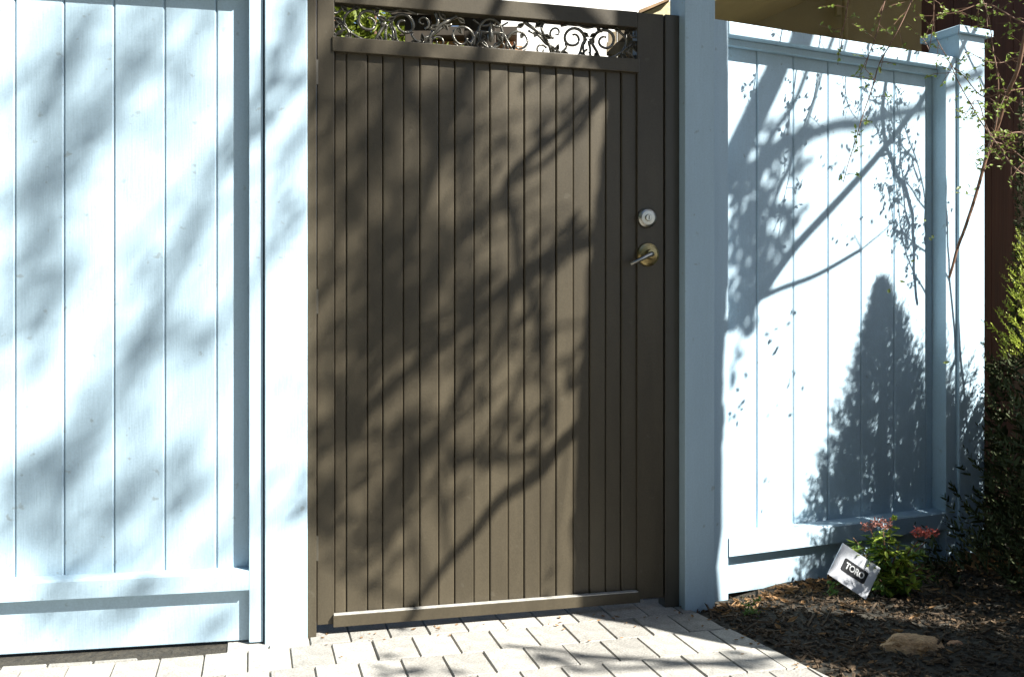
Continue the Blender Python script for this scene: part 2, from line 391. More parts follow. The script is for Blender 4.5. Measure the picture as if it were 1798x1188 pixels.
# ------------------------------------------------------------------ gate
GY = .045                                             # the leaf stands this far behind the faces of the posts
gate = thing('metal_gate', 'tall brown metal privacy gate with scrollwork above its vertical slats', 'gate', (GATE.o.x, GATE.o.y, 0), GATE.a)
def gx(px, y=GY): return GATE.lx(px, y)
def gz(px, py, y=GY): return GATE.pt(px, py, y).z
jl, ll, lr = gx(557, GY-.012), gx(587), gx(1119)
xo = gx(1165)
MB().box(XL+.001, jl-.002, GY-.012, GY+.05, -.02, 1.90, .002).build('jamb', M['gate'], gate)
MB().box(xo+.004, XR-.001, GY-.004, GY+.05, -.02, 1.852, .002).build('jamb', M['gate_dark'], gate)
MB().box(jl+.001, ll, GY, GY+.040, .030, 1.852, .002).build('stile', M['gate'], gate)
MB().box(lr, xo, GY, GY+.040, .030, 1.852, .002).build('stile', M['gate'], gate)
zt0, zm1, zm0 = 1.804, 1.706, 1.664
MB().box(ll+.0003, lr-.0003, GY-.002, GY+.040, zt0, 1.853, .002).build('top_rail', M['gate'], gate)
MB().box(ll-.006, lr+.006, GY-.006, GY+.036, zm0, zm1, .002).build('middle_rail', M['gate'], gate)
MB().box(ll-.004, lr+.004, GY-.014, GY+.036, .024, .056, .0015).build('bottom_rail', M['gate'], gate)
MB().box(ll-.002, lr-.002, GY-.0125, GY+.007, .0565, .0590, .0006).build('highlight_strip', M['edge'], gate)  # painted highlight: pale strip for the sunlit line along the rail
edges = [587, 608, 645, 672, 708, 737, 770, 798, 832, 860, 892, 920, 948, 976, 1006, 1035, 1063, 1090, 1119]
rr = random.Random(5)
for i, (p, q) in enumerate(zip(edges, edges[1:])):
    a, c = gx(p, GY+.012), gx(q, GY+.012); proud = i % 2 == 1
    y = GY + (.0095 if proud else .0120) + rr.uniform(-.0006, .0006)
    e, g = .0042, .0007
    pr = [(a+g, y+.018), *[(a+g+e*(1-cos(k*pi/8)), y+e*(1-sin(k*pi/8))) for k in range(5)], *[(c-g-e*(1-cos(k*pi/8)), y+e*(1-sin(k*pi/8))) for k in range(4, -1, -1)], (c-g, y+.018)]
    MB().prism(pr[::-1], .050, zm0+.004).build('slat', M['gate'], gate)
MB().box(ll+.001, lr-.001, GY+.031, GY+.034, .050, zm0+.004).build('backing', M['gate_dark'], gate)
# hinges on the left stile
for z in (.25, .95, 1.6):
    MB().tube([(jl-.001, GY-.004, z-.035), (jl-.001, GY-.004, z+.035)], .0055, 10).build('hinge', M['gate_dark'], gate)

# scrollwork, drawn on the right half and mirrored about the middle of the panel
sc = bpy.data.objects.new('scrollwork', None); COL.objects.link(sc); sc.parent = gate
yS = GY + .018
XM = (ll + lr)/2
def gp(px, py):
    return Vector((gx(px, yS) - XM, yS, gz(px, py, yS)))
def zfit(v):                                           # keep the casting inside its panel
    v.z = max(zm1-.004, min(zt0+.004, v.z)); return v
def spiral(cx, cy, r0, r1, a0, a1, n=26):
    out = []
    for k in range(n+1):
        t = k/n; a = radians(a0 + (a1-a0)*t); r = r0 + (r1-r0)*t**1.15
        out.append((cx + r*cos(a), cy - r*sin(a)))
    return out
half = []
half.append((spiral(1007, 68, 20, 6, -10, 470), 3.4, 2.2))
half.append((spiral(1062, 72, 21, 6, 190, -290), 3.6, 2.2))
half.append((spiral(911, 74, 22, 8, 215, -180), 3.2, 2.0))
half.append(([(884, 60), (896, 82), (903, 98)], 3.4, 2.2))
half.append(([(900, 96), (915, 92), (926, 84)], 2.2, 1.2))
half.append(([(920, 38), (936, 50), (950, 62), (962, 76), (970, 98)], 4.0, 3.0))
half.append(([(928, 54), (944, 62), (958, 76), (972, 84), (984, 92), (994, 84), (993, 76)], 2.8, 2.2))
half.append(([(955, 38), (951, 52), (957, 66), (964, 78)], 3.2, 2.4))
half.append(([(968, 97), (980, 91), (994, 101), (1008, 103), (1018, 94), (1022, 78), (1028, 70)], 2.8, 2.4))
half.append(([(1030, 68), (1024, 84), (1026, 104)], 2.6, 1.8))
half.append(([(1036, 68), (1046, 88), (1054, 102), (1072, 102), (1088, 94), (1106, 80), (1134, 62)], 3.2, 2.0))
half.append(([(1034, 72), (1036, 86), (1035, 106)], 3.2, 2.0))
half.append(([(1080, 50), (1094, 62), (1100, 76), (1092, 96), (1098, 110)], 2.8, 2.0))
half.append(([(1100, 52), (1112, 66), (1124, 64), (1136, 84)], 2.4, 1.6))
half.append(([(1118, 110), (1108, 96), (1098, 90)], 3.0, 1.8))
half.append(([(846, 58), (872, 58), (886, 60)], 2.6, 2.2))
half += [(spiral(878, 84, 11, 3, 200, -160, 16), 2.6, 1.6), (spiral(950, 88, 10, 3, 20, 380, 16), 2.4, 1.5), (spiral(976, 58, 11, 3, 250, -110, 16), 2.6, 1.5),
         (spiral(1033, 96, 9, 3, 100, 440, 14), 2.4, 1.5), (spiral(1112, 92, 13, 4, 10, 400, 18), 2.8, 1.6), (spiral(1124, 62, 10, 3, 180, -180, 16), 2.4, 1.5),
         ([(862, 42), (872, 48), (880, 46), (892, 40)], 2.6, 1.8), ([(985, 46), (996, 44), (1010, 42), (1030, 50), (1050, 46), (1072, 44)], 2.4, 1.8)]
leaves_ = [(872, 62, .6, .9, 15), (896, 94, .5, -.9, 14), (906, 50, .9, -.5, 14), (918, 58, -.4, .9, 12), (944, 56, -.6, .8, 13), (976, 92, .2, -.9, 12), (1018, 92, .6, .6, 12), (1046, 50, .7, .6, 12), (1076, 50, .9, .4, 13), (1132, 84, -.4, .9, 14), (938, 50, 1, -.9, 16), (952, 62, .9, .4, 15), (966, 84, .5, 1, 14), (984, 92, 1, .3, 13), (1034, 66, -.9, -.4, 13), (1034, 66, .9, -.4, 13),
           (1088, 94, .7, .8, 16), (1100, 84, .9, -.6, 17), (1110, 76, .3, 1, 16), (1122, 68, .8, .5, 15), (1094, 62, 1, -.8, 13), (1048, 92, -.5, .9, 12)]
for sgn in (1, -1):
    for pts, r0, r1 in half:
        q = [zfit(gp(*p)) for p in spline(pts, 5)] if len(pts) < 12 else [zfit(gp(*p)) for p in pts]
        q = [Vector((XM + sgn*v.x, v.y + .002*sin(i*.7), v.z)) for i, v in enumerate(q)]
        k = len(q); k_ = 1.0/590
        MB().tube(q, [(r0 + (r1-r0)*i/(k-1))*.50*k_*1.8 for i in range(k)], 8).build('scroll', M['cast'], sc, smooth=True)
    for (px, py, dx, dz, L) in leaves_:
        p = zfit(gp(px, py)); p.x = XM + sgn*p.x; p.y -= .004
        b = MB(); b.leaf(p, (dx*sgn, -.25, -dz), (0, -1, 0), L*1.25/590, L*.7/590, .5)
        o = b.build('leaf', M['cast'], sc)
        sm = o.modifiers.new('thick', 'SOLIDIFY'); sm.thickness = .0035
# middle: ring with a drop
c = zfit(gp(853, 64)); c.x = XM; c.z = (zm1+zt0)/2
MB().tube([c + Vector((.037*cos(2*pi*i/32), 0, .044*sin(2*pi*i/32))) for i in range(33)], .0042, 8, False).build('scroll', M['cast'], sc, smooth=True)
MB().lathe([(.0005, -.028), (.007, -.018), (.010, -.006), (.006, .010), (.0015, .036)], c, (0, 0, 1), 14).build('drop', M['cast'], sc, smooth=True)
MB().lathe([(.0005, -.008), (.006, -.005), (.008, 0), (.006, .005), (.0005, .008)], c - Vector((0, 0, .042)), (0, 0, 1), 14).build('bead', M['cast'], sc, smooth=True)

# lock furniture
p = Vector((gx(1135, GY), GY, gz(1135, 383, GY)))
MB().lathe([(.030, 0), (.031, .003), (.030, .009), (.026, .014), (.022, .016), (.0215, .0155), (.0, .0165)], p, (0, -1, 0), 36).build('deadbolt', M['nickel'], gate, smooth=False)
db = [o for o in gate.children if o.name.startswith('deadbolt')][0]
MB().lathe([(.010, .0), (.0105, .004), (.009, .006), (0, .006)], p + Vector((0, -.016, 0)), (0, -1, 0), 24).build('keyway', M['nickel'], db)
MB().box(p.x-.0012, p.x+.0012, p.y-.0226, p.y-.0215, p.z-.006, p.z+.006).build('slot', M['black'], db)
p = Vector((gx(1137, GY), GY, gz(1137, 447, GY)))
hd = MB().lathe([(.036, 0), (.037, .003), (.035, .008), (.028, .012), (.016, .015), (.0135, .020), (.0135, .034), (.0, .036)], p, (0, -1, 0), 36).build('door_handle', M['brass'], gate)
q = spline([p + Vector(v) for v in ((0, -.034, 0), (-.012, -.046, -.003), (-.035, -.052, -.014), (-.060, -.050, -.026), (-.074, -.044, -.033))], 6)
MB().tube(q, [.0085 - .004*i/(len(q)-1) for i in range(len(q))], 10).build('lever', M['nickel'], hd, smooth=True)

# ------------------------------------------------------------------ what stands behind the fence
def house():
    Y = 6.2
    t = thing('house', 'beige stucco house with shingled gable roof showing above the fence', 'house', (0, 0, 0))
    xa, xb = (1165-CX)/F*Y, 4.6
    MB().box(xa, xb, Y, Y+5, -.04, 2.30).build('wall', M['beige'], t)
    # gable: rises to the right
    x_e = (1128-CX)/F*(Y-1.1); z_e = CAM_H + (HY-24)/F*(Y-1.1)
    sl = .44; xr = 3.6
    zr = z_e + sl*(xr-x_e)
    b = MB(); zg = lambda x: z_e + sl*(x-x_e) - .09
    b.add([(xa, Y+.001, 2.30), (xb, Y+.001, 2.30), (xb, Y+.001, zg(xr)-sl*(xb-xr)), (xr, Y+.001, zg(xr)), (xa, Y+.001, zg(xa)),
           (xa, Y+.2, 2.30), (xb, Y+.2, 2.30), (xb, Y+.2, zg(xr)-sl*(xb-xr)), (xr, Y+.2, zg(xr)), (xa, Y+.2, zg(xa))],
          [(0,1,2,3,4), (9,8,7,6,5), (0,4,9,5), (4,3,8,9), (3,2,7,8), (2,1,6,7), (1,0,5,6)])
    b.build('gable', M['beige'], t)
    b = MB(); y0, y1 = Y-1.1, Y+5.6; th = .10
    for (p, q) in (((x_e, z_e), (xr, zr)), ((xr, zr), (xr + (xr-x_e), z_e))):
        b.add([(p[0],y0,p[1]),(q[0],y0,q[1]),(q[0],y1,q[1]),(p[0],y1,p[1]),(p[0],y0,p[1]-th),(q[0],y0,q[1]-th),(q[0],y1,q[1]-th),(p[0],y1,p[1]-th)],
              [(0,1,2,3),(7,6,5,4),(0,4,5,1),(2,6,7,3),(3,7,4,0),(1,5,6,2)])
    rf = b.build('roof', M['beige'], t)
    rr = random.Random(2)
    # shingles along the near rake and eave, course by course
    sx = .13; k = 0
    for c in range(10):
        for r in range(8):
            xx = x_e + c*sx - .02; yy = y0 - .03 + r*.24 + (c % 2)*.12
            z = z_e + sl*(xx-x_e)
            MB().add([(xx,yy+.004,z+.020),(xx+.16,yy+.004,z+.020+sl*.16-.008),(xx+.16,yy+.236,z+.020+sl*.16-.008),(xx,yy+.236,z+.020),
                      (xx,yy+.004,z+.001),(xx+.16,yy+.004,z+.001+sl*.16),(xx+.16,yy+.236,z+.001+sl*.16),(xx,yy+.236,z+.001)],
                     [(0,1,2,3),(0,4,5,1),(3,7,4,0),(1,5,6,2),(2,6,7,3)]).build('shingle', M['shingle'], rf)
    # downpipe with a bracket
    xp = (1480-CX)/F*Y
    b = MB(); b.tube([(xp, Y-.04, 0), (xp, Y-.04, 3.2)], .018, 10); b.build('downpipe', M['beige'], t)
    MB().box(xp-.055, xp-.02, Y-.05, Y-.002, 2.83, 2.90, .004).build('vent_box', M['beige'], t)
house()

# dark red neighbour's wall facing the gate: it runs towards the street behind the low post
t = thing('shed', 'dark red brown timber shed wall behind the low capped post', 'shed', (2.03, 3.72, 0))
MB().box(.02, 2.6, 0.02, 1.06, -.04, 3.3).build('wall', M['redwood'], t)
for i in range(6):
    MB().box(-.004, .02, .02+i*.176, .02+(i+1)*.176-.004, -.03, 3.3, .002).build('board', M['redwood'], t)
MB().box(-.12, 2.8, -.15, 1.2, 3.302, 3.40, .004).build('roof', M['shingle'], t)

# pergola with dark posts and, further back, a tan and cream garden house
t = thing('pergola', 'dark timber pergola posts and beam seen through the gate scrollwork', 'pergola', (0, 5.0, 0))
for px in (738, 850):
    x = (px-CX)/F*5.0
    MB().box(x-.075 if px < 800 else x-.10, x+.06, -.05, .06, -.04, 2.44, .004).build('post', M['darkwood'], t)
x0, x1 = (690-CX)/F*5.0, (880-CX)/F*5.0
MB().box(x0, x1, -.09, .10, 2.442, 2.55, .004).build('beam', M['darkwood'], t)
t = thing('garden_house', 'terracotta and cream garden house glimpsed behind the pergola', 'garden house', (0, 7.5, 0))
xx = lambda px: (px-CX)/F*7.5
MB().box(xx(690), xx(905), 0, 1.5, -.04, 3.05, .004).build('wall', M['tan'], t)
MB().box(xx(772), xx(802), -.03, -.001, 0, 2.92, .004).build('door', M['cream'], t)
MB().box(xx(884), xx(906)+.05, -.06, -.002, 0, 3.0, .004).build('corner_board', M['tan'], t)
MB().box(xx(680), xx(908), -.15, 1.7, 3.052, 3.12, .004).build('roof', M['darkwood'], t)

t = thing('white_backdrop', 'white wall added to fill the bright gap far behind the middle of the gate', 'house', (0, 9.5, 0))  # white wall added because the open sky here renders too blue
xx = lambda px: (px-CX)/F*9.5
MB().box(xx(870), xx(1180), 0, 5, -.04, 5.2, .004).build('wall', M['white_wall'], t)
MB().box(xx(862), xx(1190), -.2, 5.2, 5.202, 5.4, .004).build('roof', M['shingle'], t)

t = thing('garden_screen', 'weathered brown timber screen behind the lock end of the scrollwork', 'garden screen', (0, 5.4, 0))
xx = lambda px: (px-CX)/F*5.4
for i in range(8):
    MB().box(xx(1068)+i*.052, xx(1068)+i*.052+.048, -.012 - .006*(i % 2), .012, -.03, 2.50 + .01*(i % 3), .003).build('board', M['weathered'], t)
for z in (.6, 2.36): MB().box(xx(1064), xx(1068)+.42, -.05, -.019, z, z+.07, .003).build('rail', M['weathered'], t)

def leafy_bush(loc, r, h, n, m, label, L=.05):
    t = thing('garden_bush', label, 'bush', loc)
    rr = random.Random(label); b = MB(); br = MB()
    for k in range(9):
        a = rr.uniform(0, 2*pi); e = rr.uniform(.3, .9)
        br.tube(spline([(0, 0, -.04), (cos(a)*r*.3, sin(a)*r*.3, h*.4), (cos(a)*r*e*.7, sin(a)*r*e*.7, h*rr.uniform(.7, .95))], 4), [.02 - .0016*i for i in range(9)], 6)
    br.build('stem', M['twig'], t)
    cl = [(rr.uniform(0, 2*pi), rr.uniform(.2, 1)**.5, rr.uniform(.25, 1)) for _ in range(70)]
    for k in range(n):
        a, q, zz = rr.choice(cl)
        wz = sin(min(1, (1.08-zz)/.75)*pi/2)
        p = Vector((cos(a)*r*q*wz, sin(a)*r*q*wz, h*zz)) + Vector((rr.gauss(0, .10), rr.gauss(0, .10), rr.gauss(0, .10)))
        d = Vector((rr.gauss(0, 1), rr.gauss(0, 1), rr.gauss(.1, .7)))
        b.leaf(p, d, (rr.gauss(0, .5), rr.gauss(0, .5), 1), L*rr.uniform(.7, 1.3), L*.45, .3)
    b.build('foliage', m, t)
leafy_bush(((640-CX)/F*5.6, 5.6, 0), .62, 3.0, 9000, M['bush'], 'yellow green leafy bush behind the gate scrollwork', .06)
leafy_bush(((560-CX)/F*6.6, 6.6, 0), .7, 3.3, 7000, M['bush'], 'second yellow green bush further back behind the gate hinge side', .06)

# ------------------------------------------------------------------ plants in and over the bed
def needles(b, p, d, L, w, rr, n, m=0):
    """a flat feathery spray: short scale leaves either side of an axis"""
    d = d.normalized(); sd = d.cross(Vector((rr.gauss(0, .6), rr.gauss(0, .6), 1)))
    if sd.length < .01: sd = d.orthogonal()
    sd.normalize()
    for k in range(n):
        f = (k+.5)/n; q = p + d*L*f; s = 1 if k % 2 else -1
        dd = (d*.8 + sd*s*(1.0-.5*f) + Vector((rr.gauss(0, .15), rr.gauss(0, .15), rr.gauss(0, .15)))).normalized()
        l = w*(1.1-.6*f)*rr.uniform(.7, 1.2); u = dd.cross(Vector((rr.gauss(0, 1), rr.gauss(0, 1), rr.gauss(0, 1)))).normalized()*l*.14
        b.add([q-u, q+u, q+dd*l*.6+u*.9, q+dd*l, q+dd*l*.6-u*.9], [(0,1,2,3,4)], m)
def conifer(loc, h, r, label, m, n, z0=.0, prof=lambda f: .015+.985*(1-f)**1.0, L=.10, w=.035, name='conifer'):
    t = thing(name, label, 'conifer', loc); rr = random.Random(label)
    MB().tube([(0, 0, -.04), (.01, 0, h*.5), (0, .01, h*.97)], [.028*h, .018*h, .004], 8).build('trunk', M['twig'], t)
    b = MB()
    for k in range(n):
        f = rr.random()**1.05*(1-z0/h) + z0/h; a = rr.uniform(0, 2*pi)
        R = r*prof(f)*(1 + .16*sin(a*3+f*9) + .13*sin(a*5-f*17) + .10*sin(a*9+f*41))
        q = R*rr.uniform(.35, .95)
        p = Vector((cos(a)*q, sin(a)*q, h*f*.96))
        d = Vector((cos(a)*.8, sin(a)*.8, rr.uniform(.5, 1.6)))
        needles(b, p, d, L*rr.uniform(.6, 1.3)*min(1, 1.28-f), w*min(1, 1.35-f), rr, 9)
    b.build('crown', m, t)
    return t
tip = RIGHT.pt(1546, 462, REC_R) + S_DIR*.90
conifer((tip.x, tip.y, 0), tip.z, .71, 'dark dense conifer standing right of the flowering shrub beyond the low capped post', M['conifer'], 8500, z0=.02)
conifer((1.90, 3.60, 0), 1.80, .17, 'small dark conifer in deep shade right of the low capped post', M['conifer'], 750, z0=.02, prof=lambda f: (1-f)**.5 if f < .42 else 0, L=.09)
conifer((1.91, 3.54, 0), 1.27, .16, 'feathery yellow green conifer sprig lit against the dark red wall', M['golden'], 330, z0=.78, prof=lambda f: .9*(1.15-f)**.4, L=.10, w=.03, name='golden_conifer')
conifer((2.05, 2.02, 0), 1.25, .48, 'broad low dark conifer on the bed beyond the photo edge', M['conifer'], 2600, prof=lambda f: sqrt(max(0, 1-f**2.2)), L=.12, w=.045, name='bed_shading_conifer')  # unseen conifer added to keep the bed in shade

# twiggy shrub coming into leaf
t = thing('budding_shrub', 'thin twiggy shrub with tiny new yellow green leaves over the low capped post', 'shrub', (0, 0, 0))
rr = random.Random(21)
def P3(px, py, Y): return Vector(((px-CX)/F*Y, Y, CAM_H + (HY-py)/F*Y))
stems = [
    ([P3(1930, -330, 3.15), P3(1860, -160, 3.16), P3(1815, -40, 3.18), P3(1800, 60, 3.22), P3(1762, 190, 3.31), P3(1729, 288, 3.36), P3(1699, 388, 3.39), P3(1674, 462, 3.42), P3(1667, 484, 3.43)], .0085, .0045),
    ([(1.985, 3.60, 0), (1.99, 3.58, 1.4), P3(1930, -330, 3.15), P3(1780, -360, 3.14), P3(1660, -200, 3.14), P3(1600, 0, 3.13), P3(1548, 110, 3.12), P3(1512, 215, 3.11), P3(1480, 320, 3.11)], .0042, .0012),
    ([P3(1780, -360, 3.14), P3(1640, -260, 3.10), P3(1570, -60, 3.10), P3(1540, 60, 3.10), P3(1520, 120, 3.10)], .004, .0012),
    ([P3(1780, -360, 3.14), P3(1620, -290, 3.05), P3(1520, -110, 3.03), P3(1490, 0, 3.02), P3(1475, 70, 3.02)], .004, .0012),
    ([(1.98, 3.50, 0), P3(1872, 700, 3.36), P3(1862, 330, 3.3), P3(1868, 150, 3.28), P3(1862, 60, 3.26), P3(1850, -80, 3.2)], .0055, .002),
    ([P3(1862, 330, 3.3), P3(1790, 300, 3.3), P3(1745, 245, 3.3), P3(1690, 160, 3.32), P3(1640, 60, 3.34)], .003, .0012),
    ([P3(1868, 150, 3.28), P3(1780, 160, 3.3), P3(1728, 170, 3.3), P3(1690, 135, 3.3), P3(1655, 130, 3.3)], .003, .0010),
    ([P3(1865, 240, 3.29), P3(1790, 235, 3.28), P3(1745, 240, 3.28), P3(1712, 175, 3.28), P3(1690, 205, 3.28)], .003, .0010),
    ([P3(1862, 60, 3.26), P3(1800, 40, 3.25), P3(1740, 10, 3.25), P3(1690, 20, 3.25), P3(1640, 30, 3.27)], .003, .0010),
    ([P3(1864, 90, 3.26), P3(1790, 100, 3.3), P3(1745, 110, 3.3), P3(1700, 90, 3.3)], .003, .0010),
    ([P3(1729, 285, 3.35), P3(1745, 240, 3.32), P3(1752, 160, 3.3), P3(1742, 60, 3.3), P3(1720, -20, 3.3)], .004, .0012),
    ([P3(1745, 250, 3.3), P3(1772, 260, 3.3), P3(1800, 280, 3.3)], .003, .0010),
    ([P3(1660, -200, 3.14), P3(1645, -60, 3.2), P3(1640, 20, 3.2), P3(1630, 90, 3.25)], .003, .001),
]
lf = MB()
for pts, r0, r1 in stems:
    q = spline(pts, 7); k = len(q)
    q = [v + Vector((noise.noise(v*9), noise.noise(v*9+Vector((5,0,0))), noise.noise(v*9+Vector((0,7,0)))))*.010 for v in q]
    MB().tube(q, [r0 + (r1-r0)*i/(k-1) for i in range(k)], 7).build('stem', M['twig'], t, smooth=True)
    for i in range(2, k):
        if q[i].z < 1.32 or q[i].x/q[i].y > .56: continue
        if rr.random() < .8:
            d = Vector((rr.gauss(0, 1), rr.gauss(0, .7), rr.gauss(-.1, .8))).normalized()
            L = rr.uniform(.03, .10); e = q[i] + d*L
            lf.tube([q[i], q[i] + d*L*.5 + Vector((0, 0, .004)), e], [.0012, .0010, .0007], 4)
            for kk in range(rr.randint(2, 6)):
                p = q[i] + d*L*rr.uniform(.3, 1)
                lf.leaf(p, Vector((rr.gauss(0, 1), rr.gauss(0, 1), rr.gauss(.3, .7))), (rr.gauss(0, .6), rr.gauss(-.3, .6), 1), rr.uniform(.010, .021), rr.uniform(.006, .012), .25, 1)
tag(lf.build('foliage', [M['twig'], M['leaf']], t), kind='stuff')

# flowering shrub by the sign
t = thing('flowering_shrub', 'small leafy shrub with red blooms behind the white marker sign', 'shrub', (1.185, 3.06, bed_h(1.185, 3.06)))
rr = random.Random(9)
tips = [(-.145, -.01, .155), (-.10, .02, .175), (-.075, 0, .13), (-.045, .02, .205), (-.02, -.02, .21), (.015, .01, .235), (.03, -.02, .16), (.06, .0, .13), (.085, -.03, .175), (.10, -.04, .10), (.12, 0, .165), (.14, -.02, .07), (.02, -.05, .08), (-.04, -.04, .06), (.07, -.05, .05), (-.02, .03, .15)]
st = MB(); lv = MB()
for k, tp in enumerate(tips):
    tp = Vector(tp); mid = Vector((tp.x*.35, tp.y*.4, tp.z*.5))
    q = spline([(tp.x*.1, 0, -.02), mid, tp], 5); st.tube(q, [.004 - .0024*i/(len(q)-1) for i in range(len(q))], 6)
    for i in range(46):
        f = rr.uniform(.35, 1); p = q[int(f*(len(q)-1))]
        a = rr.uniform(0, 2*pi); d = Vector((cos(a), sin(a), rr.uniform(-.9, .5)))
        lv.leaf(p + d*.006, d, (0, 0, 1), rr.uniform(.022, .044), rr.uniform(.009, .017), .3, 1 if rr.random() < .45 else 0)
st.build('stem', M['twig'], t)
tag(lv.build('foliage', [M['glossy'], M['young']], t), kind='stuff')
def bloom(c, rx, rz, n, m):
    b = MB(); c = Vector(c)
    for i in range(n):
        a, e = rr.uniform(0, 2*pi), rr.uniform(-.25, 1)
        p = c + Vector((cos(a)*rx*rr.uniform(.2, 1), sin(a)*rx*.7*rr.uniform(.2, 1), rz*e))
        b.leaf(p, Vector((rr.gauss(0, 1), rr.gauss(-.4, 1), rr.gauss(.6, .6))), (rr.gauss(0, 1), rr.gauss(0, 1), 1), rr.uniform(.008, .014), .007, .3)
    b.build('bloom', m, t)
bloom((.105, -.035, .195), .040, .018, 120, M['flower'])
bloom((-.02, .0, .215), .040, .022, 90, M['flower2'])
bloom((-.055, .02, .20), .022, .018, 40, M['flower2'])
bloom((.03, .01, .235), .010, .010, 22, M['young'])

# marker sign
sgn = thing('marker_sign', 'small tilted white square sign with a black printed label on the bed', 'sign', (1.067, 3.02, bed_h(1.067, 3.02)))
piv = bpy.data.objects.new('plate', None)
pc = Vector((0, 0, CAM_H - (1002-HY)/F*3.02 - sgn.location.z))
Rm = Matrix.Translation(pc) @ Matrix.Rotation(radians(10), 4, 'Z') @ Matrix.Rotation(radians(-14), 4, 'X') @ Matrix.Rotation(radians(35), 4, 'Y') @ Matrix.Scale(1.07, 4)
pl = MB().box(-.067, .067, -.002, .002, -.052, .052, .0012).build('plate', M['white'], sgn); pl.matrix_local = Rm
lab = []
for cx_, cz_ in ((.036, .014), (-.036, .014), (-.036, -.014), (.036, -.014)):
    a0 = {(1,1): 0, (-1,1): 90, (-1,-1): 180, (1,-1): 270}[(1 if cx_ > 0 else -1, 1 if cz_ > 0 else -1)]
    for k in range(5):
        a = radians(a0 + 22.5*k); lab.append((cx_ + .005*cos(a), cz_ + .005*sin(a)))
MB().add([(x, -.0032, z) for x, z in lab] + [(x, -.0012, z) for x, z in lab], [tuple(range(20))[::-1]] + [(i, 20+i, 20+(i+1) % 20, (i+1) % 20) for i in range(20)]).build('label', M['print_black'], pl)
cu = bpy.data.curves.new('lettering', 'FONT'); cu.body = 'TORO'; cu.size = .0265; cu.align_x = 'CENTER'; cu.align_y = 'CENTER'; cu.extrude = .0004; cu.offset = .0006; cu.space_character = .98
to = bpy.data.objects.new('lettering', cu); COL.objects.link(to); to.data.materials.append(M['print_white'])
to_p = None; to.location = (0, -.0040, 0); to.rotation_euler = (radians(90), 0, 0); to.scale = (.86, 1, 1)
bpy.context.view_layer.update()
tm = bpy.data.meshes.new_from_object(to.evaluated_get(bpy.context.evaluated_depsgraph_get())); tm.transform(to.matrix_world)
bpy.data.objects.remove(to); lt = bpy.data.objects.new('lettering', tm); COL.objects.link(lt); lt.parent = pl
if not tm.materials: tm.materials.append(M['print_white'])
MB().tube([(.012, .006, -.03), (.010, .004, pc.z-.02), (.006, .004, pc.z+.02)], .0022, 8).build('stake', M['cast'], sgn)

# stone, a bit of bark, weeds and a dry tuft
def rock(name, label, c, sx, sy, sz, m, seed):
    bm = bmesh.new(); bmesh.ops.create_icosphere(bm, subdivisions=5, radius=1)
    for v in bm.verts:
        k = 1 + .22*noise.noise(v.co*1.4 + Vector((seed, 0, 0))) + .08*noise.noise(v.co*4 + Vector((seed, 3, 0))) + .035*noise.noise(v.co*11 + Vector((0, seed, 0))) + .018*noise.noise(v.co*27)
        v.co = Vector((v.co.x*sx*k, v.co.y*sy*k, max(-.4, v.co.z)*sz*k))
    me = bpy.data.meshes.new(name); bm.to_mesh(me); bm.free(); me.materials.append(m)
    o = bpy.data.objects.new(name, me); COL.objects.link(o); o.location = c; return tag(o, label, name)
rock('stone', 'flat tan stone lying on the dark mulch', (1.075, 2.60, bed_h(1.075, 2.60)-.002), .078, .05, .038, M['stone'], 2.0)
rock('bark_piece', 'small reddish bark scrap on the mulch right of the tan stone', (1.19, 2.60, bed_h(1.19, 2.60)+.004), .022, .014, .010, M['tan'], 5.0)
t = thing('dry_grass_tuft', 'dry tan grass tuft at the foot of the low capped post', 'grass tuft', (1.70, 3.36, bed_h(1.70, 3.36)))
b = MB(); rr = random.Random(4)
for i in range(150):
    a = rr.uniform(0, 2*pi); L = rr.uniform(.03, .10); q = Vector((rr.gauss(0, .055), rr.gauss(0, .03), 0))
    d = Vector((cos(a)*.7, sin(a)*.7, 1)).normalized()
    s = Vector((-sin(a), cos(a), 0))*.0018
    e = q + d*L + Vector((cos(a), sin(a), -.5))*L*.4
    b.add([q-s, q+s, q+d*L*.6+s*.8, e, q+d*L*.6-s*.8], [(0,1,2,3,4)])
tag(b.build('blades', M['litter'], t), kind='stuff')
rr = random.Random(14)
for k, (px, py, lab_) in enumerate(((1462, 1062, 'low weed sprig by the kickboard left of the white sign'), (1745, 985, 'pale leafy weed in front of the dark red wall'), (1320, 1082, 'tiny green weed in the mulch near the paving edge'))):
    Y = CAM_H*F/(py-HY); X = (px-CX)/F*Y
    t = thing('weed', lab_, 'weed', (X, Y, bed_h(X, Y)), 0, 'weeds in the bed'); b = MB()
    for i in range(40):
        a = rr.uniform(0, 2*pi); q = Vector((rr.gauss(0, .014), rr.gauss(0, .014), rr.uniform(0, .05)))
        b.leaf(q, (cos(a), sin(a), rr.uniform(.1, 1.2)), (0, 0, 1), rr.uniform(.010, .026), .008, .3)
    b.build('foliage', M['glossy'] if k != 1 else M['young'], t)

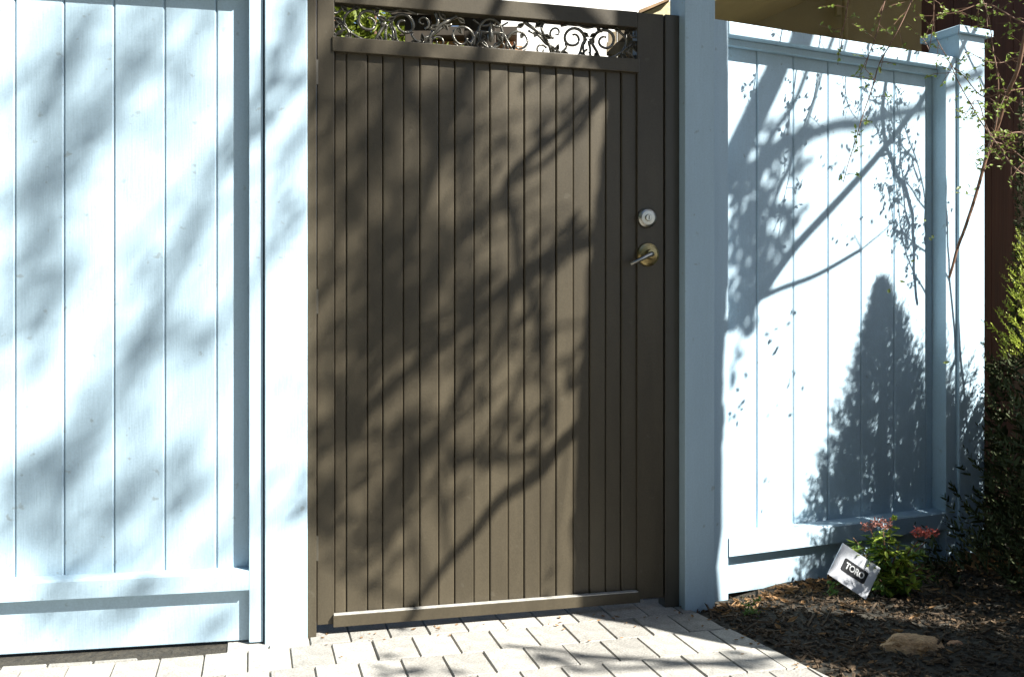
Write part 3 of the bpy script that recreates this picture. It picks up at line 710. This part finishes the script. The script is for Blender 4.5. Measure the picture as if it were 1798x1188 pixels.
# ------------------------------------------------------------------ the shade tree (stands right of the photograph; its shadow falls across gate and fence)
tree = thing('shade_tree', 'tall shade tree standing on the bed beyond the right photo edge', 'tree', (0, 0, 0))
def fr_for(px): return LEFT if px < 462 else (GATE if px < 1256 else RIGHT)
def cast(px, py, t):
    """the point from which the sun throws a shadow on the fence line at that spot, t metres off along the ground"""
    f = fr_for(px); return f.pt(px, py, {id(LEFT): REC_L, id(GATE): GY if 540 < px < 1193 else 0, id(RIGHT): REC_R}[id(f)]) + S_DIR*t
PXM = 1/600.0
T0 = 1.65
b0 = GATE.pt(1140, 1060, 0) + Vector((S_DIR.x, S_DIR.y, 0))*T0
trunk = [(b0.x, b0.y, -.06), (b0.x-.01, b0.y, .6)] + [cast(px, py, T0) for px, py in ((1130, 980), (1134, 800), (1144, 600), (1162, 400), (1162, 250), (1168, 100), (1160, -120), (1150, -420), (1130, -900), (1090, -1600))]
tr = [.21, .175] + [.160, .160, .160, .165, .142, .128, .11, .09, .06, .03]
q = spline(trunk, 9); k = len(q)
rad = []
for i in range(k):
    a = i/9; j = min(int(a), len(tr)-2); f = a-j
    rad.append((tr[j]*(1-f) + tr[j+1]*f)*(1 + .09*noise.noise((0, 0, i*.9))))
MB().tube(q, rad, 20).build('trunk', M['bark'], tree, smooth=True)
limbs = list(spline(trunk, 9))
def limb(pts, w0, w1, t0, t1, name='limb', base=None):
    """pts: where its shadow falls; w: shadow width in photo pixels"""
    n = len(pts); q = [cast(p[0], p[1], t0 + (t1-t0)*i/(n-1)) for i, p in enumerate(pts)]
    nb = min(limbs, key=lambda w: (w-q[0]).length)
    if (nb-q[0]).length > .06: q = [nb] + q
    q = spline(q, 5); k = len(q)
    q = [v + Vector((noise.noise(v*4), noise.noise(v*4+Vector((3,0,0))), noise.noise(v*4+Vector((0,9,0)))))*.012 for v in q]
    MB().tube(q, [(w0 + (w1-w0)*i/(k-1))*PXM*.5 for i in range(k)], 9).build(name, M['bark'], tree, smooth=True)
    limbs.extend(q); return q
limb([(1120, 380), (1034, 415), (975, 440), (916, 478), (848, 533), (785, 583), (735, 630), (671, 687), (624, 744), (563, 786)], 24, 17, 1.7, 2.9)
limb([(1110, 690), (1001, 763), (954, 824), (888, 871), (841, 928), (794, 975), (737, 1050), (700, 1110)], 26, 16, 1.7, 2.5)
limb([(1100, 100), (1010, 200), (894, 315), (915, 387), (925, 469), (948, 542), (965, 610), (960, 650), (983, 716)], 18, 11, 1.9, 3.0)
limb([(1130, 90), (1057, 170), (985, 255), (953, 287), (894, 328), (848, 374), (790, 420), (760, 470)], 14, 8, 1.8, 3.2)
limb([(1000, 770), (930, 800), (840, 800), (780, 770), (720, 800), (680, 880), (650, 960)], 16, 8, 2.2, 3.4)
limb([(916, 478), (880, 600), (800, 700), (740, 800), (690, 900)], 13, 7, 2.2, 3.6)
limb([(848, 533), (760, 560), (700, 610), (640, 690), (600, 760)], 12, 6, 2.6, 3.8)
limb([(1180, 420), (1260, 330), (1310, 230), (1360, 120), (1400, 20), (1440, -80)], 62, 50, 1.7, 1.5)
limb([(1200, 640), (1280, 570), (1330, 525), (1400, 432), (1490, 330), (1560, 250), (1620, 172), (1650, 120), (1690, 40)], 24, 11, 1.5, .75)
limb([(1290, 545), (1370, 508), (1440, 482), (1515, 436)], 12, 7, 1.1, .7)
limb([(1260, 330), (1330, 290), (1400, 240), (1480, 222), (1570, 205), (1680, 170)], 26, 22, 1.7, 3.0)
limb([(1300, 330), (1360, 230), (1400, 170), (1430, 100), (1470, 20)], 14, 9, 1.6, 1.2)
limb([(1310, 480), (1340, 400), (1380, 300), (1420, 200), (1450, 110)], 11, 6, 1.6, .9)
# high limbs that carry the far leaf clumps
hi = []
for (px, py, ta), (qx, qy, tb) in ((((1150, -420), (0, 0, 0)),) * 0 or (((1155, -150, T0), (60, 380, 6.2)), ((1155, -200, T0), (220, 60, 6.4)), ((1152, -300, T0), (120, 860, 6.0)), ((1152, -100, T0), (520, 250, 4.6)), ((1140, 200, T0), (560, 950, 4.0)), ((1155, -60, T0), (640, 300, 4.6)))):
    A, B = cast(px, py, ta), cast(qx, qy, tb)
    mid = (A+B)/2 + Vector((0, 0, .9))
    q = spline([A, A*.7 + B*.3 + Vector((0, 0, .7)), mid, B], 6); k = len(q)
    MB().tube(q, [.040 - .030*i/(k-1) for i in range(k)], 8).build('limb', M['bark'], tree, smooth=True); hi += q
# leaf clumps: where the soft blotches lie
tw = MB(); lv = MB(); rr = random.Random(33)
def clump(px, py, rx, ry, t, n, L=.055, tilt=True):
    for k in range(n):
        a, q = rr.uniform(0, 2*pi), sqrt(rr.random())
        u, v = rx*q*cos(a), ry*q*sin(a)
        if tilt: u = u + v*-.45
        p = cast(px+u, py+v, t + rr.uniform(-.3, .3))
        d = Vector((rr.gauss(0, 1), rr.gauss(0, 1), rr.gauss(-.2, .7)))
        lv.leaf(p, d, (rr.gauss(S_DIR.x, .6), rr.gauss(S_DIR.y, .6), 1), L*rr.uniform(.7, 1.25), L*.55, .2)
    c = cast(px, py, t); near = min(hi + limbs, key=lambda w: (w-c).length)
    if t < 1.0 and (c-near).length > .22: return
    m_ = (c+near)/2 + Vector((rr.gauss(0, .08), rr.gauss(0, .08), rr.uniform(0, .15)))
    tw.tube(spline([near, m_, c], 4), [(.006 if t > 2 else .003) * (1 - .085*i) for i in range(9)], 5)
for (px, py, rx, ry, n) in ((125, 55, 34, 40, 9), (150, 105, 30, 30, 5), (85, 165, 26, 45, 10), (70, 215, 28, 25, 6), (60, 310, 28, 42, 10), (118, 300, 14, 50, 6), (150, 250, 20, 30, 4), (70, 430, 30, 55, 12), (60, 540, 34, 60, 12), (120, 460, 14, 30, 4),
        (230, 90, 18, 30, 4), (180, 200, 24, 46, 6), (255, 205, 18, 34, 4), (340, 40, 14, 40, 4), (335, 110, 20, 40, 5), (310, 95, 30, 14, 3), (330, 190, 13, 45, 6), (345, 440, 22, 46, 6), (240, 590, 42, 18, 7), (270, 560, 16, 24, 4), (300, 580, 14, 30, 4), (345, 580, 22, 36, 6), (240, 500, 14, 40, 3),
        (80, 790, 40, 50, 10), (70, 860, 44, 60, 14), (110, 930, 30, 40, 6), (60, 940, 30, 40, 5), (185, 930, 28, 50, 11), (215, 850, 16, 50, 5), (190, 990, 40, 20, 5), (320, 830, 16, 40, 6), (320, 890, 20, 26, 6), (385, 950, 34, 12, 4), (245, 960, 30, 26, 5), (60, 640, 40, 40, 4), (150, 700, 30, 40, 3), (140, 830, 24, 60, 4),
        (50, 130, 24, 60, 7), (100, 130, 20, 50, 6), (45, 480, 20, 50, 8), (90, 510, 16, 60, 6), (40, 830, 18, 60, 8), (100, 840, 24, 60, 8), (50, 900, 24, 50, 6), (140, 70, 24, 30, 5), (60, 400, 20, 30, 5), (330, 870, 14, 30, 5), (255, 600, 40, 12, 5), (150, 965, 40, 20, 5), (60, 1080, 30, 20, 4), (200, 1100, 30, 24, 5),
        (150, 1090, 44, 24, 8), (230, 1075, 30, 20, 4), (335, 1105, 30, 26, 6), (70, 1100, 34, 26, 5), (250, 1045, 60, 10, 5), (120, 1040, 50, 10, 4), (400, 1090, 14, 24, 2)):
    clump(px, py, rx, ry, rr.uniform(5.2, 6.4), n)
for (px, py, rx, ry, n) in ((487, 20, 12, 16, 3), (487, 78, 12, 18, 4), (446, 190, 10, 18, 3), (515, 150, 6, 40, 3), (490, 200, 8, 40, 3), (512, 380, 8, 34, 5), (495, 420, 14, 12, 4), (524, 340, 4, 20, 2), (445, 260, 6, 20, 2), (510, 690, 10, 20, 2), (528, 900, 8, 24, 3), (450, 875, 8, 12, 2)):
    clump(px, py, rx, ry, rr.uniform(3.6, 4.4), n, .045)
# dapple over the gate leaf
for k in range(80):
    px, py = rr.uniform(560, 860), rr.uniform(90, 620)
    clump(px, py, 22, 34, rr.uniform(3.4, 4.8), rr.randint(3, 6), .05)
for k in range(62):
    px, py = rr.uniform(560, 960), rr.uniform(560, 1040)
    if px - 560 > (1150-py)*.9: continue
    clump(px, py, 20, 30, rr.uniform(2.8, 4.2), rr.randint(2, 5), .045)
for (px, py, rx, ry, n) in ((950, 130, 26, 12, 5), (1000, 130, 24, 14, 6), (985, 190, 26, 16, 7), (1030, 170, 18, 18, 6), (1015, 225, 22, 14, 8), (960, 215, 16, 12, 5), (900, 250, 30, 30, 6), (930, 300, 20, 16, 4), (860, 380, 30, 26, 10), (880, 340, 22, 24, 6), (1000, 400, 22, 14, 7), (960, 410, 16, 22, 5), (1010, 395, 14, 12, 5), (940, 480, 24, 26, 8), (990, 470, 20, 20, 5), (950, 540, 30, 24, 8), (900, 560, 24, 20, 5), (975, 600, 20, 30, 8), (1000, 630, 18, 20, 5),
        (750, 600, 30, 30, 10), (850, 590, 26, 20, 6), (930, 650, 24, 20, 6), (945, 740, 36, 24, 14), (900, 730, 26, 14, 6), (860, 700, 20, 16, 3), (985, 690, 16, 30, 7), (840, 800, 40, 14, 6), (720, 780, 40, 40, 12), (640, 750, 34, 26, 8), (650, 640, 36, 30, 8), (690, 900, 36, 40, 10), (600, 900, 30, 60, 10), (660, 980, 40, 40, 9), (970, 1010, 14, 20, 3), (760, 860, 30, 30, 5)):
    clump(px, py, rx, ry, rr.uniform(2.2, 3.2), n, .04)
# right-hand fence: leafy shade beside the trunk
for (px, py, rx, ry, n) in ((1325, 340, 34, 40, 30), (1300, 420, 30, 70, 46), (1350, 410, 34, 40, 32), (1385, 370, 24, 16, 10), (1310, 500, 34, 50, 40), (1340, 480, 26, 34, 14), (1300, 570, 20, 34, 14), (1375, 260, 26, 22, 14), (1410, 240, 26, 14, 10), (1390, 300, 22, 30, 8), (1350, 250, 20, 40, 8), (1300, 280, 16, 30, 8), (1370, 450, 20, 24, 8), (1290, 640, 12, 14, 4)):
    clump(px, py, rx, ry, rr.uniform(1.8, 2.6), int(n*1.5), .048)
for (px, py, rx, ry, n) in ((1470, 270, 26, 26, 9), (1450, 300, 12, 12, 4), (1485, 300, 14, 14, 5), (1530, 300, 40, 40, 4), (1570, 240, 40, 30, 3), (1500, 410, 40, 30, 8), (1620, 180, 20, 30, 5), (1610, 230, 10, 16, 3), (1340, 610, 30, 40, 6), (1370, 700, 30, 60, 8), (1300, 690, 16, 50, 9), (1340, 870, 30, 40, 4), (1390, 560, 20, 20, 3), (1560, 350, 40, 30, 3), (1290, 740, 8, 30, 4), (1640, 210, 10, 20, 3)):
    clump(px, py, rx, ry, rr.uniform(.55, .9), n, .020)
def castg(px, py, t):
    Y = CAM_H*F/(py-HY); return Vector(((px-CX)/F*Y, Y, 0)) + S_DIR*t
for pts, w0, w1, t0, t1 in (([(1330, 1172), (1180, 1160), (1060, 1152), (960, 1140), (880, 1132)], .040, .022, 3.2, 3.6), ([(1400, 1150), (1300, 1160), (1200, 1166), (1100, 1172), (1000, 1178)], .035, .022, 3.0, 3.5)):
    q = spline([castg(*p, t0 + (t1-t0)*i/(len(pts)-1)) for i, p in enumerate(pts)], 5); k = len(q)
    MB().tube(q, [(w0 + (w1-w0)*i/(k-1))*.5 for i in range(k)], 8).build('limb', M['bark'], tree, smooth=True)
for (px, py, n) in ((690, 1168, 4), (745, 1172, 3), (940, 1150, 5), (1020, 1160, 6), (1300, 1155, 5)):
    for i in range(n):
        lv.leaf(castg(px + rr.gauss(0, 22), py + rr.gauss(0, 5), rr.uniform(3.0, 3.8)), (rr.gauss(0, 1), rr.gauss(0, 1), rr.gauss(0, .6)), S_DIR, .06, .035, .2)
for i in range(60):                                      # unseen leaves added as shade between the sun and the marker sign
    lv.leaf(Vector((1.067, 3.02, .12)) + S_DIR*rr.uniform(3.4, 4.2) + Vector((rr.gauss(0, .075), rr.gauss(0, .075), rr.gauss(0, .075))), (rr.gauss(0, 1), rr.gauss(0, 1), rr.gauss(0, .6)), S_DIR, .05, .03, .2)
tw.tube([Vector((b0.x-.05, b0.y+.05, 1.2)), Vector((1.067, 3.02, .12)) + S_DIR*1.7], [.012, .004], 6)
tag(tw.build('twig', M['bark'], tree), kind='stuff')
tag(lv.build('foliage', M['shade_leaf'], tree), kind='stuff')

# looser foliage of the shade tree whose shadow falls further along the left fence
b = MB(); rr = random.Random(55)
for k in range(55):
    cx_, cy_, t_ = rr.uniform(-900, -60), rr.uniform(30, 1080), rr.uniform(5.0, 6.2)
    for i in range(rr.randint(4, 9)):
        p = cast(cx_ + rr.gauss(0, 26), cy_ + rr.gauss(0, 34), t_ + rr.uniform(-.3, .3))
        b.leaf(p, (rr.gauss(0, 1), rr.gauss(0, 1), rr.gauss(-.2, .7)), (rr.gauss(S_DIR.x, .6), rr.gauss(S_DIR.y, .6), 1), .055, .03, .2)
tag(b.build('foliage', M['shade_leaf'], tree), kind='stuff')

# the far side of the street, behind the camera: an unseen dark wood added to cut the low sky light
b = MB(); rr = random.Random(77)
for k in range(7000):
    x = rr.uniform(-34, 9); y = -19 + rr.gauss(0, 1.2) + max(0, -x-18)*1.1; z = rr.uniform(0, 14)*(1 + .22*sin(x*.9) + .12*sin(x*2.3))
    d = Vector((rr.gauss(0, 1), rr.gauss(.5, .8), rr.gauss(.2, .6)))
    b.leaf((x, y, z), d, (0, 1, .6), rr.uniform(.8, 1.7), rr.uniform(.5, .9), .25)
tag(b.build('sky_block_wood', M['shade_leaf']), kind='stuff')

# unseen evergreens added to block sky light: one reaching over the gate from the yard, one left of the camera
def big_tree(loc, label, trunk, clumps, n, seed):
    t = thing('sky_block_evergreen', label, 'tree', loc); rr = random.Random(seed)
    MB().tube(spline(trunk, 6), [.20 - .13*i/(6*(len(trunk)-1)) for i in range(6*(len(trunk)-1)+1)], 12).build('trunk', M['bark'], t, smooth=True)
    br = MB(); b = MB(); top = Vector(trunk[-1])
    for (c, r) in clumps:
        c = Vector(c); a = Vector(trunk[-2]) if c.z < top.z + .5 else top
        br.tube(spline([a, (a+c)/2 + Vector((0, 0, .2)), c], 5), [.06 - .005*i for i in range(11)], 7)
        for k in range(int(n*r[0]*r[1])):
            p = Vector((rr.gauss(0, 1), rr.gauss(0, 1), rr.gauss(0, 1))); p = p.normalized()*rr.random()**.4
            b.leaf(c + Vector((p.x*r[0], p.y*r[1], p.z*r[2])), (rr.gauss(0, 1), rr.gauss(0, 1), rr.gauss(-.2, .6)), (rr.gauss(0, .5), rr.gauss(0, .5), 1), rr.uniform(.12, .24), .09, .25)
    tag(br.build('branches', M['bark'], t), kind='stuff'); tag(b.build('crown', M['shade_leaf'], t), kind='stuff')
big_tree((-2.7, 3.9, 0), 'added sky blocking evergreen arching over the fence beyond the top of the photo', [(0, 0, -.06), (.05, 0, 1.5), (.1, 0, 3.0), (.3, -.2, 4.2)],
         [((.3, -.9, 4.4), (1.3, 1.0, .6)), ((1.9, -1.0, 4.5), (1.3, .95, .55)), ((3.4, -1.0, 4.5), (1.2, .9, .5)), ((4.6, -.9, 4.4), (1.0, .8, .5)), ((-1.0, -1.0, 4.0), (1.3, 1.3, .8)), ((.4, -1.2, 3.45), (1.0, .55, .35)), ((1.9, -1.1, 3.5), (1.0, .6, .35)), ((3.3, -1.0, 3.55), (1.0, .6, .35)), ((4.7, -.9, 3.6), (.9, .6, .35))], 900, 5)
big_tree((-4.6, .2, 0), 'added sky blocking evergreen left of the camera beyond the photo edge', [(0, 0, -.06), (0, 0, 2), (.1, 0, 4), (.1, .1, 6)],
         [((0, 0, 2.6), (1.9, 1.9, 1.4)), ((.3, -.3, 4.6), (1.9, 1.9, 1.4)), ((.2, 0, 6.4), (1.5, 1.5, 1.3)), ((.4, -2.2, 2.4), (1.9, 1.5, 1.6)), ((.5, -2.4, 4.6), (1.7, 1.5, 1.5))], 420, 6)

tree2 = thing('shade_tree', 'unseen tree added to shade the paving from beside the street beyond the right photo edge', 'tree', (3.7, -1.9, 0))  # unseen tree added to shade the near paving and cut its bounce
rr = random.Random(91); lv2 = MB(); o2 = Vector((3.7, -1.9, 0))
MB().tube(spline([(0, 0, -.06), (.02, 0, 1.5), (-.05, .05, 3.2), (.1, 0, 5.2)], 6), [.17 - .006*i for i in range(19)], 14).build('trunk', M['bark'], tree2, smooth=True)
for k in range(3800):
    gx_, gy_ = rr.uniform(-3.0, 1.8), rr.uniform(-2.2, 2.06)
    p = Vector((gx_, gy_, 0)) + S_DIR*rr.uniform(4.2, 6.4)
    lv2.leaf(p - o2, (rr.gauss(0, 1), rr.gauss(0, 1), rr.gauss(-.2, .6)), (rr.gauss(S_DIR.x, .6), rr.gauss(S_DIR.y, .6), 1), rr.uniform(.08, .15), .06, .2)
for (gx_, gy_) in ((-1.5, 1.4), (-.3, 1.1), (.7, 1.0), (-1.6, -.3), (.2, -.6), (1.1, .2)):
    B = Vector((gx_, gy_, 0)) + S_DIR*5.2 - o2
    q = spline([(-.05, .05, 3.2), Vector((-.05, .05, 3.2))*.5 + B*.5 + Vector((0, 0, .2)), B], 6)
    MB().tube(q, [.055 - .0036*i for i in range(13)], 8).build('limb', M['bark'], tree2, smooth=True)
tag(lv2.build('foliage', M['shade_leaf'], tree2), kind='stuff')
